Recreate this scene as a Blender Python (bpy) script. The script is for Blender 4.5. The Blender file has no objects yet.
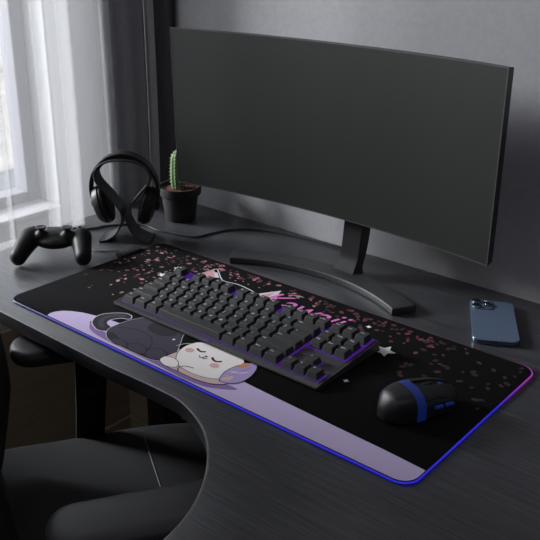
import bpy, bmesh, math, random
from mathutils import Vector, Matrix
C = bpy.context.scene.collection
sc = bpy.context.scene
R = math.radians
PI = math.pi
ZD = -0.004          # desk top height (the mat's top face is z = 0)
FLOOR = -0.73

# ------------------------------------------------------------------ materials
def mat(name, col, rough=.5, metal=0., emit=None, es=0., spec=.5, coat=0., sheen=0.):
    m = bpy.data.materials.new(name); m.use_nodes = True
    b = m.node_tree.nodes['Principled BSDF']
    b.inputs['Base Color'].default_value = (*col, 1)
    b.inputs['Roughness'].default_value = rough
    b.inputs['Metallic'].default_value = metal
    b.inputs['Specular IOR Level'].default_value = spec
    b.inputs['Coat Weight'].default_value = coat
    b.inputs['Sheen Weight'].default_value = sheen
    if emit:
        b.inputs['Emission Color'].default_value = (*emit, 1)
        b.inputs['Emission Strength'].default_value = es
    return m

def noise_mat(name, c1, c2, scale=(50, 50, 50), rough=.5, bump=0., detail=4, spec=.5, lo=.35, hi=.65, nscale=1., dist=.001, metal=0., distortion=0.):
    m = mat(name, c1, rough, metal, spec=spec)
    nt = m.node_tree; N = nt.nodes; L = nt.links; b = N['Principled BSDF']
    tc = N.new('ShaderNodeTexCoord'); mp = N.new('ShaderNodeMapping'); mp.inputs['Scale'].default_value = scale
    L.new(tc.outputs['Object'], mp.inputs['Vector'])
    n = N.new('ShaderNodeTexNoise'); n.inputs['Scale'].default_value = nscale; n.inputs['Detail'].default_value = detail
    n.inputs['Distortion'].default_value = distortion
    L.new(mp.outputs['Vector'], n.inputs['Vector'])
    r = N.new('ShaderNodeValToRGB'); r.color_ramp.elements[0].position = lo; r.color_ramp.elements[1].position = hi
    r.color_ramp.elements[0].color = (*c1, 1); r.color_ramp.elements[1].color = (*c2, 1)
    L.new(n.outputs['Fac'], r.inputs['Fac']); L.new(r.outputs['Color'], b.inputs['Base Color'])
    if bump:
        bp = N.new('ShaderNodeBump'); bp.inputs['Strength'].default_value = bump; bp.inputs['Distance'].default_value = dist
        L.new(n.outputs['Fac'], bp.inputs['Height']); L.new(bp.outputs['Normal'], b.inputs['Normal'])
    return m

def sheer_mat(name, col, opacity):
    m = bpy.data.materials.new(name); m.use_nodes = True
    nt = m.node_tree; N = nt.nodes; L = nt.links; N.clear()
    out = N.new('ShaderNodeOutputMaterial'); mix = N.new('ShaderNodeMixShader'); tr = N.new('ShaderNodeBsdfTransparent')
    tl = N.new('ShaderNodeBsdfTranslucent'); df = N.new('ShaderNodeBsdfDiffuse'); m2 = N.new('ShaderNodeMixShader')
    tl.inputs['Color'].default_value = (*col, 1); df.inputs['Color'].default_value = (*col, 1)
    m2.inputs['Fac'].default_value = .5
    L.new(tl.outputs[0], m2.inputs[1]); L.new(df.outputs[0], m2.inputs[2])
    tc = N.new('ShaderNodeTexCoord'); mp = N.new('ShaderNodeMapping'); mp.inputs['Scale'].default_value = (500, 500, 260)
    n = N.new('ShaderNodeTexNoise'); n.inputs['Scale'].default_value = 1; n.inputs['Detail'].default_value = 3
    mr = N.new('ShaderNodeMapRange'); mr.inputs['From Min'].default_value = .3; mr.inputs['From Max'].default_value = .7
    mr.inputs['To Min'].default_value = opacity - .02; mr.inputs['To Max'].default_value = opacity + .02
    L.new(tc.outputs['Object'], mp.inputs['Vector']); L.new(mp.outputs[0], n.inputs['Vector']); L.new(n.outputs['Fac'], mr.inputs['Value'])
    L.new(mr.outputs[0], mix.inputs['Fac']); L.new(tr.outputs[0], mix.inputs[1]); L.new(m2.outputs[0], mix.inputs[2])
    L.new(mix.outputs[0], out.inputs['Surface'])
    return m

def glass_mat(name):
    m = bpy.data.materials.new(name); m.use_nodes = True
    nt = m.node_tree; N = nt.nodes; L = nt.links; N.clear()
    out = N.new('ShaderNodeOutputMaterial'); mix = N.new('ShaderNodeMixShader'); tr = N.new('ShaderNodeBsdfTransparent')
    g = N.new('ShaderNodeBsdfGlossy'); g.inputs['Roughness'].default_value = .02; mix.inputs['Fac'].default_value = .06
    L.new(tr.outputs[0], mix.inputs[1]); L.new(g.outputs[0], mix.inputs[2]); L.new(mix.outputs[0], out.inputs['Surface'])
    return m

M = {}
M['wall'] = noise_mat('wall_paint', (.350, .350, .366), (.375, .375, .392), (6, 6, 6), .85, .1, nscale=20, dist=.0004)
M['wall_white'] = noise_mat('white_wall_paint', (.44, .44, .45), (.48, .48, .49), (6, 6, 6), .85)
M['sill'] = mat('grey_white_sill', (.36, .36, .37), .7)
M['ceiling'] = mat('ceiling_paint', (.6, .6, .6), .9)
M['floor'] = noise_mat('brown_carpet_floor', (.30, .25, .19), (.37, .31, .24), (90, 90, 90), .95, .3)
M['desk'] = noise_mat('dark_grey_wood', (.027, .0275, .031), (.074, .076, .083), (5, 150, 20), .29, .45, 6, lo=.3, hi=.72, nscale=2.2, dist=.0005, distortion=.6)
M['edge'] = mat('painted_edge_highlight', (.34, .34, .35), .3)
M['metal_dark'] = mat('dark_metal', (.03, .03, .032), .45, .6)
M['sheer'] = sheer_mat('sheer_white_voile', (.86, .86, .88), .20)
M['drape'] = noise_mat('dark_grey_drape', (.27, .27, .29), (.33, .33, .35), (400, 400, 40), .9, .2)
M['drape_dark'] = noise_mat('darker_drape_fold', (.030, .030, .034), (.045, .045, .05), (400, 400, 40), .9, .2)  # end fold only, coloured much darker than the rest of the drape
M['wainscot'] = noise_mat('brown_wall_panel', (.32, .265, .205), (.37, .31, .24), (8, 8, 60), .7)
M['frame'] = mat('grey_window_frame', (.20, .20, .22), .5)
M['glass'] = glass_mat('window_glass')
M['rod'] = mat('brushed_steel_rod', (.4, .4, .4), .35, 1.)
M['facade'] = noise_mat('pale_stone_facade', (.36, .34, .30), (.56, .535, .49), (1.3, 1.3, 1.8), .9, nscale=2)
M['facade_win'] = mat('facade_window', (.16, .17, .18), .2)
M['screen'] = mat('matte_screen', (.0155, .0175, .0148), .42, spec=.5)
M['screen_rim'] = mat('grey_bezel', (.10, .10, .105), .4, .5)
M['mon_shell'] = mat('black_monitor_shell', (.012, .012, .014), .4)
M['stand'] = noise_mat('matte_grey_stand', (.030, .031, .033), (.036, .037, .039), (900, 900, 900), .5)
M['neck'] = mat('satin_neck', (.035, .035, .037), .3, .3)
M['mat'] = noise_mat('black_mat_cloth', (.0085, .0085, .0087), (.0110, .0110, .0112), (1500, 1500, 1500), .95, spec=.03)
M['key'] = noise_mat('charcoal_key_plastic', (.033, .034, .035), (.038, .039, .040), (900, 900, 900), .55, spec=.35)
M['legend'] = mat('pale_legend_print', (.75, .75, .78), .5)
M['case'] = mat('charcoal_case', (.050, .049, .055), .42)
M['case_black'] = mat('black_rubber', (.01, .01, .011), .6)
M['backlight'] = mat('purple_backlight', (.03, .01, .06), .5, emit=(.16, .02, .62), es=.22)
M['logo_light'] = mat('purple_logo_light', (.03, .01, .06), .5, emit=(.2, .04, .7), es=.12)
M['plate'] = mat('grey_key_plate', (.05, .048, .058), .45)
M['black_plastic'] = mat('black_plastic', (.009, .009, .010), .42)
M['black_matte'] = mat('black_matte', (.014, .014, .015), .62)
M['grip'] = mat('controller_plastic', (.0065, .0065, .007), .52, spec=.3)
M['cushion'] = mat('leatherette_cushion', (.009, .009, .010), .55)
M['hp_stand'] = mat('grey_stand_metal', (.052, .052, .056), .45, .2)
M['cable'] = mat('black_cable', (.008, .008, .009), .5)
M['cable_grey'] = mat('grey_cable', (.12, .12, .125), .5)
M['pot'] = noise_mat('dark_clay_pot', (.013, .0127, .015), (.019, .018, .021), (120, 120, 120), .75, .2)
M['soil'] = noise_mat('red_brown_soil', (.045, .012, .008), (.17, .052, .032), (420, 420, 420), .95, .8, dist=.003)
M['cactus'] = noise_mat('cactus_green', (.085, .17, .052), (.12, .23, .075), (200, 200, 200), .6)
M['areole'] = mat('pale_spines', (.60, .68, .45), .8)
M['phone'] = mat('blue_frosted_glass', (.105, .15, .225), .34, .2, spec=.6)
M['phone_edge'] = mat('blue_steel_edge', (.16, .21, .29), .22, .9)
M['lens_ring'] = mat('lens_ring', (.30, .36, .45), .18, 1.)
M['lens'] = mat('lens_glass', (.004, .004, .006), .05, coat=1.)
M['flash'] = mat('flash_white', (.7, .7, .66), .3)
M['mouse'] = mat('mouse_black', (.012, .012, .013), .44)
M['mouse_side'] = mat('mouse_side_grey', (.026, .026, .028), .4)
M['mouse_dark'] = mat('mouse_under', (.006, .006, .007), .5)
M['mouse_blue'] = mat('blue_light_band', (.01, .03, .16), .35, emit=(.012, .030, .25), es=.14)
M['mouse_purple'] = mat('violet_light_strip', (.05, .03, .14), .35, emit=(.08, .04, .28), es=.15)
M['chair_fabric'] = noise_mat('black_seat_fabric', (.0055, .0060, .0072), (.008, .0085, .010), (500, 500, 500), .75, .15)
M['armpad'] = mat('soft_black_pad', (.034, .034, .036), .55)
M['chair_frame'] = mat('chair_black_plastic', (.006, .006, .0065), .5)
M['stitch'] = mat('grey_stitching', (.16, .16, .17), .7)
# prints
def ink(n, c): M[n] = mat(n, c, .8, spec=.25)
ink('ink_lavender', (.62, .52, .78)); ink('ink_violet', (.27, .17, .42)); ink('ink_outline', (.022, .014, .022))
ink('ink_darkcat', (.052, .047, .068)); ink('ink_darkcat2', (.024, .020, .030)); ink('ink_cream', (.88, .84, .82))
ink('ink_peach', (.66, .50, .48)); ink('ink_blush', (.72, .44, .43)); ink('ink_line', (.62, .60, .64)); ink('ink_white', (.80, .80, .80))
ink('ink_petal', (.33, .145, .165)); ink('ink_petal2', (.42, .25, .26)); ink('ink_petal3', (.14, .036, .058)); ink('ink_petal4', (.046, .020, .026))
ink('ink_petal6', (.028, .016, .019)); ink('ink_petal7', (.16, .10, .105)); ink('ink_petal5', (.085, .030, .042)); ink('ink_pink', (.66, .17, .50)); ink('ink_orange', (.60, .27, .14)); ink('ink_earpink', (.62, .32, .33)); ink('ink_hair', (.42, .33, .60))

# ------------------------------------------------------------------ helpers
def link(name, me, m=None, parent=None, smooth=False):
    o = bpy.data.objects.new(name, me); C.objects.link(o)
    if m is not None:
        for mm in (m if isinstance(m, (list, tuple)) else [m]): me.materials.append(mm)
    if parent is not None: o.parent = parent
    if smooth:
        for f in me.polygons: f.use_smooth = True
        if smooth != 'all':
            me.set_sharp_from_angle(angle=R(38))
    return o

def obj(name, bm, m=None, parent=None, smooth=True):
    bmesh.ops.recalc_face_normals(bm, faces=bm.faces)
    me = bpy.data.meshes.new(name); bm.to_mesh(me); bm.free()
    return link(name, me, m, parent, smooth)

def tag(o, label=None, cat=None, group=None, kind=None):
    if label: o['label'] = label
    if cat: o['category'] = cat
    if group: o['group'] = group
    if kind: o['kind'] = kind
    return o

def thing(name, label, cat, loc=(0, 0, 0), rz=0., group=None):
    o = bpy.data.objects.new(name, None); C.objects.link(o); o.empty_display_size = .05
    o.location = loc; o.rotation_euler = (0, 0, rz)
    return tag(o, label, cat, group)

def box(bm, x0, x1, y0, y1, z0, z1, bev=0., seg=2, mi=0):
    r = bmesh.ops.create_cube(bm, size=1.)
    for v in r['verts']:
        v.co = Vector(((x0+x1)/2+v.co.x*(x1-x0), (y0+y1)/2+v.co.y*(y1-y0), (z0+z1)/2+v.co.z*(z1-z0)))
    fs = list({f for v in r['verts'] for f in v.link_faces})
    for f in fs: f.material_index = mi
    if bev:
        es = list({e for v in r['verts'] for e in v.link_edges})
        bmesh.ops.bevel(bm, geom=es, offset=bev, segments=seg, affect='EDGES', profile=.5)
    return r['verts']

def loft(bm, rings, close=True, cap0=True, cap1=True, mi=0):
    vs = [[bm.verts.new(c) for c in r] for r in rings]
    n = len(rings[0])
    for a, b in zip(vs[:-1], vs[1:]):
        for i in range(n if close else n-1):
            j = (i+1) % n
            f = bm.faces.new((a[i], a[j], b[j], b[i])); f.material_index = mi
    if cap0: bm.faces.new(vs[0][::-1]).material_index = mi
    if cap1: bm.faces.new(vs[-1]).material_index = mi
    return vs

def inset(pts, d):
    n = len(pts); out = []
    for i in range(n):
        a = Vector(pts[i-1]); b = Vector(pts[i]); c = Vector(pts[(i+1) % n])
        e1 = (b-a).normalized(); e2 = (c-b).normalized()
        n1 = Vector((-e1.y, e1.x)); n2 = Vector((-e2.y, e2.x)); m = (n1+n2)
        m = m.normalized() if m.length > 1e-6 else n1
        k = d/max(.4, m.dot(n1)); out.append((b.x+m.x*k, b.y+m.y*k))
    return out

def prism(bm, pts, z0, z1, bev=0., seg=3, mi=0):
    """pts counter-clockwise; rounded top and bottom edge"""
    rings = []
    if bev:
        for k in range(seg+1):
            a = PI/2*k/seg; rings.append([(x, y, z0+bev*(1-math.sin(a))) for x, y in inset(pts, bev*(1-math.cos(a)*0-math.sin(a)) if False else bev*(1-math.sin(a)))])
        rings = []
        for k in range(seg+1):
            a = PI/2*k/seg
            rings.append([(x, y, z0+bev*(1-math.cos(a))) for x, y in inset(pts, bev*(1-math.sin(a)))])
        for k in range(seg+1):
            a = PI/2*k/seg
            rings.append([(x, y, z1-bev+bev*math.sin(a)) for x, y in inset(pts, bev*(1-math.cos(a)))])
    else:
        rings = [[(x, y, z0) for x, y in pts], [(x, y, z1) for x, y in pts]]
    return loft(bm, rings, mi=mi)

def rrect(x0, x1, y0, y1, r, n=6):
    pts = []
    for cx, cy, a0 in ((x1-r, y0+r, -90), (x1-r, y1-r, 0), (x0+r, y1-r, 90), (x0+r, y0+r, 180)):
        for k in range(n+1):
            a = R(a0+90*k/n); pts.append((cx+r*math.cos(a), cy+r*math.sin(a)))
    return pts

def catmull(pts, n=8, closed=False):
    P = [Vector(p) for p in pts]; out = []; m = len(P)
    rng = range(m if closed else m-1)
    for i in rng:
        p0 = P[(i-1) % m] if closed or i > 0 else P[0]; p1 = P[i]; p2 = P[(i+1) % m]
        p3 = P[(i+2) % m] if closed or i+2 < m else P[-1]
        for k in range(n):
            t = k/n
            out.append(.5*((2*p1)+(p2-p0)*t+(2*p0-5*p1+4*p2-p3)*t*t+(3*p1-p0-3*p2+p3)*t**3))
    if not closed: out.append(P[-1].copy())
    return out

def tube(bm, path, r, n=10, closed=False, mi=0):
    P = [Vector(p) for p in path]; m = len(P); rings = []
    up = Vector((0, 0, 1)); prev = None
    for i in range(m):
        t = (P[(i+1) % m]-P[i-1]) if closed or 0 < i < m-1 else (P[1]-P[0] if i == 0 else P[-1]-P[-2])
        t.normalize()
        if prev is None:
            a = up if abs(t.z) < .9 else Vector((1, 0, 0)); u = t.cross(a).normalized()
        else:
            u = (prev-t*prev.dot(t)).normalized()
        prev = u; w = t.cross(u)
        rr = r[i] if isinstance(r, (list, tuple)) else r
        rings.append([P[i]+u*rr*math.cos(2*PI*k/n)+w*rr*math.sin(2*PI*k/n) for k in range(n)])
    if closed:
        vs = [[bm.verts.new(c) for c in rg] for rg in rings]
        for a in range(m):
            b = (a+1) % m
            for i in range(n):
                j = (i+1) % n; bm.faces.new((vs[a][i], vs[a][j], vs[b][j], vs[b][i])).material_index = mi
        return vs
    return loft(bm, rings, mi=mi)

def lathe(bm, prof, n=40, c=(0, 0, 0), axis='z', mi=0):
    rings = []
    for r, z in prof:
        ring = []
        for k in range(n):
            a = 2*PI*k/n; p = Vector((max(r, 1e-5)*math.cos(a), max(r, 1e-5)*math.sin(a), z))
            if axis == 'x': p = Vector((p.z, p.x, p.y))
            if axis == 'y': p = Vector((p.x, p.z, p.y))
            ring.append(p+Vector(c))
        rings.append(ring)
    return loft(bm, rings, mi=mi)

def ellipsoid(bm, c, r, rot=None, seg=24):
    mtx = Matrix.Translation(c) @ (rot.to_matrix().to_4x4() if rot else Matrix.Identity(4)) @ Matrix.Diagonal((*r, 1))
    return bmesh.ops.create_uvsphere(bm, u_segments=seg, v_segments=seg//2+2, radius=1., matrix=mtx)

def remesh(o, voxel, smooth_it=6):
    md = o.modifiers.new('r', 'REMESH'); md.mode = 'VOXEL'; md.voxel_size = voxel; md.use_smooth_shade = True
    sm = o.modifiers.new('s', 'SMOOTH'); sm.factor = .6; sm.iterations = smooth_it

# ------------------------------------------------------------------ the room
def struct(name, bm, m, parent=None, smooth=False):
    o = obj(name, bm, m, parent, smooth)
    if parent is None: o['kind'] = 'structure'
    return o
XL, YB, XR, YF, ZC = -.40, .57, 2.7, -2.4, 1.75
bm = bmesh.new(); box(bm, XL-.2, XR+.1, YF-.1, YB+.1, FLOOR-.1, FLOOR); struct('floor', bm, M['floor'])
bm = bmesh.new(); box(bm, XL-.2, XR+.1, YF-.1, YB+.1, ZC, ZC+.1); struct('ceiling', bm, M['ceiling'])
bm = bmesh.new(); box(bm, XL-.2, XR+.1, YB, YB+.1, FLOOR, ZC); struct('wall_back', bm, M['wall'])
bm = bmesh.new(); box(bm, XR, XR+.1, YF-.1, YB, FLOOR, ZC); struct('wall_right', bm, M['wall'])
bm = bmesh.new(); box(bm, XL-.2, XR, YF-.1, YF, FLOOR, ZC); struct('wall_front', bm, M['wall'])
WY0, WY1, WZ0, WZ1 = -.24, .402, -.034, 1.45
bm = bmesh.new()
box(bm, XL-.16, XL, YF, WY0, FLOOR, ZC); box(bm, XL-.16, XL, WY1, YB, FLOOR, ZC)
box(bm, XL-.16, XL, WY0, WY1, FLOOR, WZ0); box(bm, XL-.16, XL, WY0, WY1, WZ1, ZC)
struct('wall_left', bm, M['wall_white'])
bm = bmesh.new(); box(bm, XL, XL+.006, YF, YB, FLOOR, -.28, .002); struct('trim_1', bm, M['wainscot'])
bm = bmesh.new(); box(bm, XL+.006, XR, YB-.006, YB, FLOOR, -.10, .002); struct('trim_2', bm, M['wainscot'])
bm = bmesh.new(); box(bm, XL+.006, XL+.018, WY0, YB-.006, FLOOR, FLOOR+.07, .003); struct('baseboard_left', bm, M['wainscot'])
bm = bmesh.new(); box(bm, XL+.018, XR, YB-.018, YB-.006, FLOOR, FLOOR+.07, .003); struct('baseboard_back', bm, M['wainscot'])
w = bpy.data.objects.new('window_1', None); C.objects.link(w); w['kind'] = 'structure'; w.location = (XL-.1, (WY0+WY1)/2, WZ0)
def wchild(name, bm, m):
    o = obj(name, bm, m, w, False); o.matrix_parent_inverse = Matrix.Translation(-Vector(w.location)); return o
bm = bmesh.new(); fx0, fx1, fw = XL-.12, XL-.07, .032
for (a, b, c, d) in ((WY0, WY0+fw, WZ0, WZ1), (WY1-fw, WY1, WZ0, WZ1), (WY0+fw, WY1-fw, WZ0, WZ0+fw), (WY0+fw, WY1-fw, WZ1-fw, WZ1)):
    box(bm, fx0, fx1, a, b, c, d, .004)
wchild('window_frame', bm, M['frame'])
bm = bmesh.new(); box(bm, XL-.098, XL-.094, WY0+fw, WY1-fw, WZ0+fw, WZ1-fw); wchild('pane', bm, M['glass'])
bm = bmesh.new(); box(bm, XL-.07, XL+.015, WY0+.001, WY1-.001, WZ0, WZ0+.010, .003); wchild('window_sill', bm, M['sill'])

# the house across the street, seen through the voile
b = thing('building', 'pale stone building across the street seen blurred through the sheer curtain', 'building', (-9, 5, -14))
bm = bmesh.new(); box(bm, -2, 0, -9, 10, 0, 15.6, .05); box(bm, -.02, .18, -9, 10, 12.4, 12.7, .03); box(bm, -.02, .14, -9, 10, 9.2, 9.4, .03)
obj('facade', bm, M['facade'], b, False)
for k in range(7):
    for zz in (9.6, 6.2):
        bm = bmesh.new(); y = -8+2.6*k; box(bm, -.05, .03, y, y+1.1, zz, zz+1.7, .02); obj('facade_window', bm, M['facade_win'], b, False)

# ------------------------------------------------------------------ curtains
def curtain(name, path, zb, zt, m, label, parent=None, flare=0.):
    bm = bmesh.new(); NZ = 26; cols = []
    for i, (x, y) in enumerate(path):
        z0 = zb(x, y) if callable(zb) else zb
        col = []
        for k in range(NZ+1):
            t = k/NZ; z = z0+(zt-z0)*t
            w_ = .0016*math.sin(z*7)*(1-t*.5)
            col.append(bm.verts.new((x+w_, y+w_*.6-flare*(1-t), z)))
        cols.append(col)
    for a, b_ in zip(cols[:-1], cols[1:]):
        for k in range(NZ): bm.faces.new((a[k], b_[k], b_[k+1], a[k+1]))
    o = obj(name, bm, m, None, 'all')
    return tag(o, label, 'curtain')
def zfold(base, a, b_, d=.0025):
    """five overlapping layers between a and b"""
    return [(base, a), (base+.001, b_-.001), (base+d, b_), (base+d+.001, a+.002), (base+2*d, a+.0005), (base+2*d+.001, b_-.001), (base+3*d, b_-.0005), (base+3*d+.001, a+.002), (base+4*d, a+.001), (base+4*d+.001, b_-.001)]
sp = []
y = -.42
while y < .13:
    sp += [(-.200+.006*math.sin(y*70), y)]; y += .012
for q in zfold(-.200, .138, .150): sp.append(q)
sp += [(-.200, .160), (-.203, .185), (-.199, .200), (-.203, .215)]
for q in zfold(-.203, .229, .259): sp.append(q)
sp += [(-.200, .266), (-.204, .276)]
for q in zfold(-.204, .284, .315): sp.append(q)
HEM = -.0025
curtain('sheer_curtain', sp, HEM, 1.5, M['sheer'], 'white sheer voile curtain with bright folds, its hem resting on the desk', flare=0.)
sp = [(-.250, .285)]
y = .285
while y < .41:
    y += .012; sp.append((-.252+.003*math.sin(y*60), y))
for q in zfold(-.250, .424, .450, .0018): sp.append(q)
curtain('sheer_curtain', sp, -.07, 1.5, M['sheer'], 'second sheer voile panel hanging behind the desk edge, over the dark drape', flare=-.002)
dp = []
for k in range(60):
    t = k/59; y = .425+.13*t
    dp.append((-.262-.010*math.sin(t*PI)+.0012*math.sin(t*19), y))
dp = dp+[(-.262, .558), (-.275, .562)]
curtain('drape', dp, -.075, 1.5, M['drape'], 'dark grey heavy drape hanging in the room corner behind the headphones')
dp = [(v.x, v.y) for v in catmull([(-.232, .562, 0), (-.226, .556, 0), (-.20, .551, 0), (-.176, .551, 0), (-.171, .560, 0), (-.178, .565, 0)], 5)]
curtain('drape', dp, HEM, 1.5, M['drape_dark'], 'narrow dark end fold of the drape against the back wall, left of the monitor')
rod = thing('curtain_rod', 'slim steel curtain rod above the window holding the curtains', 'curtain rod', (-.23, -.0, 1.515))
bm = bmesh.new(); tube(bm, [(0, -.50, 0), (0, .565, 0)], .011, 14); obj('pole', bm, M['rod'], rod)
for yy in (-.46, .52):
    bm = bmesh.new(); box(bm, -.17, .005, yy-.01, yy+.01, -.008, .008, .002); obj('bracket', bm, M['rod'], rod)

# ------------------------------------------------------------------ desk
XDL = -.236
curve = catmull([(.30, -.036), (.35, -.034), (.395, -.033), (.441, -.036), (.495, -.057), (.538, -.089), (.574, -.131), (.600, -.179), (.613, -.231), (.617, -.30), (.618, -.42), (.618, -.6)], 7)
outline = [(XDL, -.030)] + [(v.x, v.y) for v in [Vector(p) for p in curve]] + [(.618, -1.5), (1.45, -1.5), (1.45, YB-.003), (XDL, YB-.003)]
desk = thing('desk', 'large L-shaped desk with dark grey wood grain top and curved cut-out', 'desk', (0, 0, ZD-.024))
bm = bmesh.new(); prism(bm, outline, 0, .024, .0022, 3)
obj('desktop', bm, M['desk'], desk)
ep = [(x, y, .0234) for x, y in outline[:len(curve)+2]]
bm = bmesh.new(); tube(bm, ep, .0010, 6); obj('edge_highlight', bm, M['edge'], desk)  # pale line painting the window's highlight along the rounded desk edge
for (x, y) in ((XDL+.04, YB-.06), (1.39, YB-.06), (1.39, -1.44), (.68, -1.44)):
    bm = bmesh.new(); box(bm, x-.03, x+.03, y-.03, y+.03, FLOOR-ZD+.024, 0, .004); obj('leg', bm, M['metal_dark'], desk)

# ------------------------------------------------------------------ desk mat with printed artwork and LED rim
W, D = .76, .3455
mt = thing('gaming_mat', 'long black desk mat printed with two cats and petals, glowing blue rim', 'desk mat', (0, 0, ZD))
bm = bmesh.new(); prism(bm, rrect(.0015, W-.0015, .0015, D-.0015, .021, 8), 0.0, -ZD, .0008, 2)
obj('base', bm, M['mat'], mt)
rnd = random.Random(5)
names = [k for k in M if k.startswith('ink_')]
idx = {k: i for i, k in enumerate(names)}
bm = bmesh.new()
LV = 0.00025
def flat(pts, z, m, smooth_n=0):
    if smooth_n: pts = [(v.x, v.y) for v in [Vector((*p, 0)) if len(p) == 2 else Vector(p) for p in catmull([(p[0], p[1], 0) for p in pts], smooth_n, True)]]
    vs = [bm.verts.new((x, y, -ZD+z)) for x, y in pts]
    f = bm.faces.new(vs); f.material_index = idx[m]
    f.normal_update()
    if f.normal.z < 0: f.normal_flip()
def ribbon(pts, w_, z, m, n=6, closed=False, taper=False):
    P = catmull([(p[0], p[1], 0) for p in pts], n, closed); L_ = []; m_ = len(P)
    for i in range(m_):
        t = (P[(i+1) % m_]-P[i-1]) if closed or 0 < i < m_-1 else (P[1]-P[0] if i == 0 else P[-1]-P[-2])
        t.normalize(); nn = Vector((-t.y, t.x, 0)); ww = w_*(math.sin(PI*min(1, max(0, i/(m_-1))))*.8+.2 if taper else 1)/2
        L_.append((P[i]+nn*ww, P[i]-nn*ww))
    vv = [(bm.verts.new((a.x, a.y, -ZD+z)), bm.verts.new((b_.x, b_.y, -ZD+z))) for a, b_ in L_]
    for i in range(m_ if closed else m_-1):
        a, b_ = vv[i], vv[(i+1) % m_]; f = bm.faces.new((a[0], a[1], b_[1], b_[0])); f.material_index = idx[m]; f.normal_update()
        if f.normal.z < 0: f.normal_flip()
def blob(pts, z, fill, line='ink_outline', lw=.0011, n=6):
    flat(pts, z, fill, n)
    if line: ribbon(pts, lw, z+.00004, line, n, True)
def star(x, y, r, z, m, rot=0., pts=5, ir=.45):
    flat([(x+(r if k % 2 == 0 else r*ir)*math.cos(rot+PI*k/pts), y+(r if k % 2 == 0 else r*ir)*math.sin(rot+PI*k/pts)) for k in range(2*pts)], z, m)
# lavender hill along the front edge
hill = [(.104, .0018), (.101, .010), (.103, .019), (.109, .028), (.120, .036), (.14, .045), (.18, .055), (.24, .060), (.32, .060), (.40, .055), (.50, .049), (.60, .045), (.70, .0415), (W-.0018, .038), (W-.0018, .024)]
for k in range(1, 9):
    a = R(-90*k/8); hill.append((W-.0225+.0207*math.cos(a), .0225+.0207*math.sin(a)))
flat(hill, LV, 'ink_lavender')
# soft violet shade under the cats (printed)
flat([(.172, .034), (.178, .026), (.20, .012), (.25, .007), (.33, .006), (.38, .004), (.415, .004), (.447, .009), (.479, .029), (.455, .030), (.40, .022), (.30, .018), (.21, .024)], LV+.0001, 'ink_violet', 5)
# dark cat: tail, body, thigh, paws
tail = [(.206, .022), (.188, .026), (.176, .033), (.167, .046), (.167, .061), (.178, .076), (.192, .086), (.205, .086), (.211, .077), (.199, .071), (.191, .057), (.196, .045), (.212, .040), (.226, .036)]
ribbon(tail, .0032, LV+.00018, 'ink_line', 6, True)
blob(tail, LV+.0002, 'ink_darkcat2', None)
ribbon([(.203, .031), (.186, .041), (.179, .056), (.185, .071), (.200, .080)], .0085, LV+.00024, 'ink_darkcat', 6)
body = [(.228, .018), (.214, .034), (.213, .060), (.219, .083), (.230, .100), (.262, .112), (.300, .108), (.318, .085), (.332, .066), (.348, .041), (.348, .021), (.330, .011), (.298, .009), (.263, .0095), (.244, .011)]
ribbon(body, .0030, LV+.00028, 'ink_line', 6, True)
blob(body, LV+.0003, 'ink_darkcat')
flat([(.232, .016), (.223, .026), (.230, .030), (.262, .022), (.30, .030), (.335, .040), (.347, .030), (.345, .018), (.320, .011), (.27, .010)], LV+.00036, 'ink_darkcat2', 5)
ribbon([(.306, .032), (.290, .052), (.265, .061), (.240, .058), (.222, .046)], .0016, LV+.00042, 'ink_outline', 6)
blob([(.262, .071), (.25, .082), (.255, .098), (.29, .098), (.305, .085), (.29, .070)], LV+.0004, 'ink_darkcat2', None)
blob([(.281, .0115), (.274, .022), (.284, .031), (.302, .028), (.313, .018), (.303, .0095)], LV+.00046, 'ink_darkcat', 'ink_outline', .0013)
blob([(.315, .015), (.309, .031), (.321, .041), (.337, .037), (.345, .023), (.332, .012)], LV+.00046, 'ink_darkcat', 'ink_outline', .0013)
blob([(.250, .0095), (.243, .016), (.250, .022), (.266, .022), (.276, .015), (.267, .009)], LV+.00044, 'ink_darkcat', 'ink_outline', .0013)
star(.313, .074, .0032, LV+.0005, 'ink_white', .4, 4, .5)
ribbon([(.330, .063), (.336, .077), (.352, .088), (.365, .100)], .0012, LV+.0005, 'ink_line')
# white cat: body, head, arm, hair-like ears, face
blob([(.343, .022), (.342, .036), (.346, .052), (.362, .060), (.40, .050), (.440, .052), (.459, .045), (.458, .030), (.444, .018), (.419, .012), (.397, .0115), (.382, .0115), (.367, .011), (.352, .013)], LV+.00055, 'ink_peach')
blob([(.364, .030), (.350, .044), (.342, .062), (.342, .080), (.352, .095), (.390, .102), (.425, .100), (.441, .085), (.450, .060), (.448, .040), (.431, .026), (.405, .0205), (.380, .0225)], LV+.0006, 'ink_cream', 'ink_outline', .0009)
blob([(.446, .030), (.438, .044), (.4345, .060), (.438, .080), (.450, .099), (.463, .088), (.471, .064), (.469, .043), (.459, .033)], LV+.00065, 'ink_hair')
flat([(.438, .072), (.438, .088), (.448, .095), (.449, .080)], LV+.0007, 'ink_orange')
flat([(.446, .034), (.442, .046), (.452, .052), (.456, .040)], LV+.0007, 'ink_peach', 4)
ribbon([(.442, .039), (.449, .053), (.452, .068), (.455, .086)], .0012, LV+.00074, 'ink_violet')
ribbon([(.440, .058), (.450, .062), (.462, .073)], .0060, LV+.00072, 'ink_lavender', 6, False, True)
blob([(.342, .019), (.342, .030), (.356, .034), (.370, .028), (.375, .018), (.365, .0115), (.352, .0125)], LV+.00078, 'ink_cream', 'ink_outline', .0009)
ribbon([(.386, .0115), (.379, .019), (.383, .028), (.396, .032)], .0015, LV+.0008, 'ink_outline')
ribbon([(.359, .0765), (.3655, .0735), (.371, .0735), (.3755, .0775)], .0036, LV+.0008, 'ink_outline')
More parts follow.
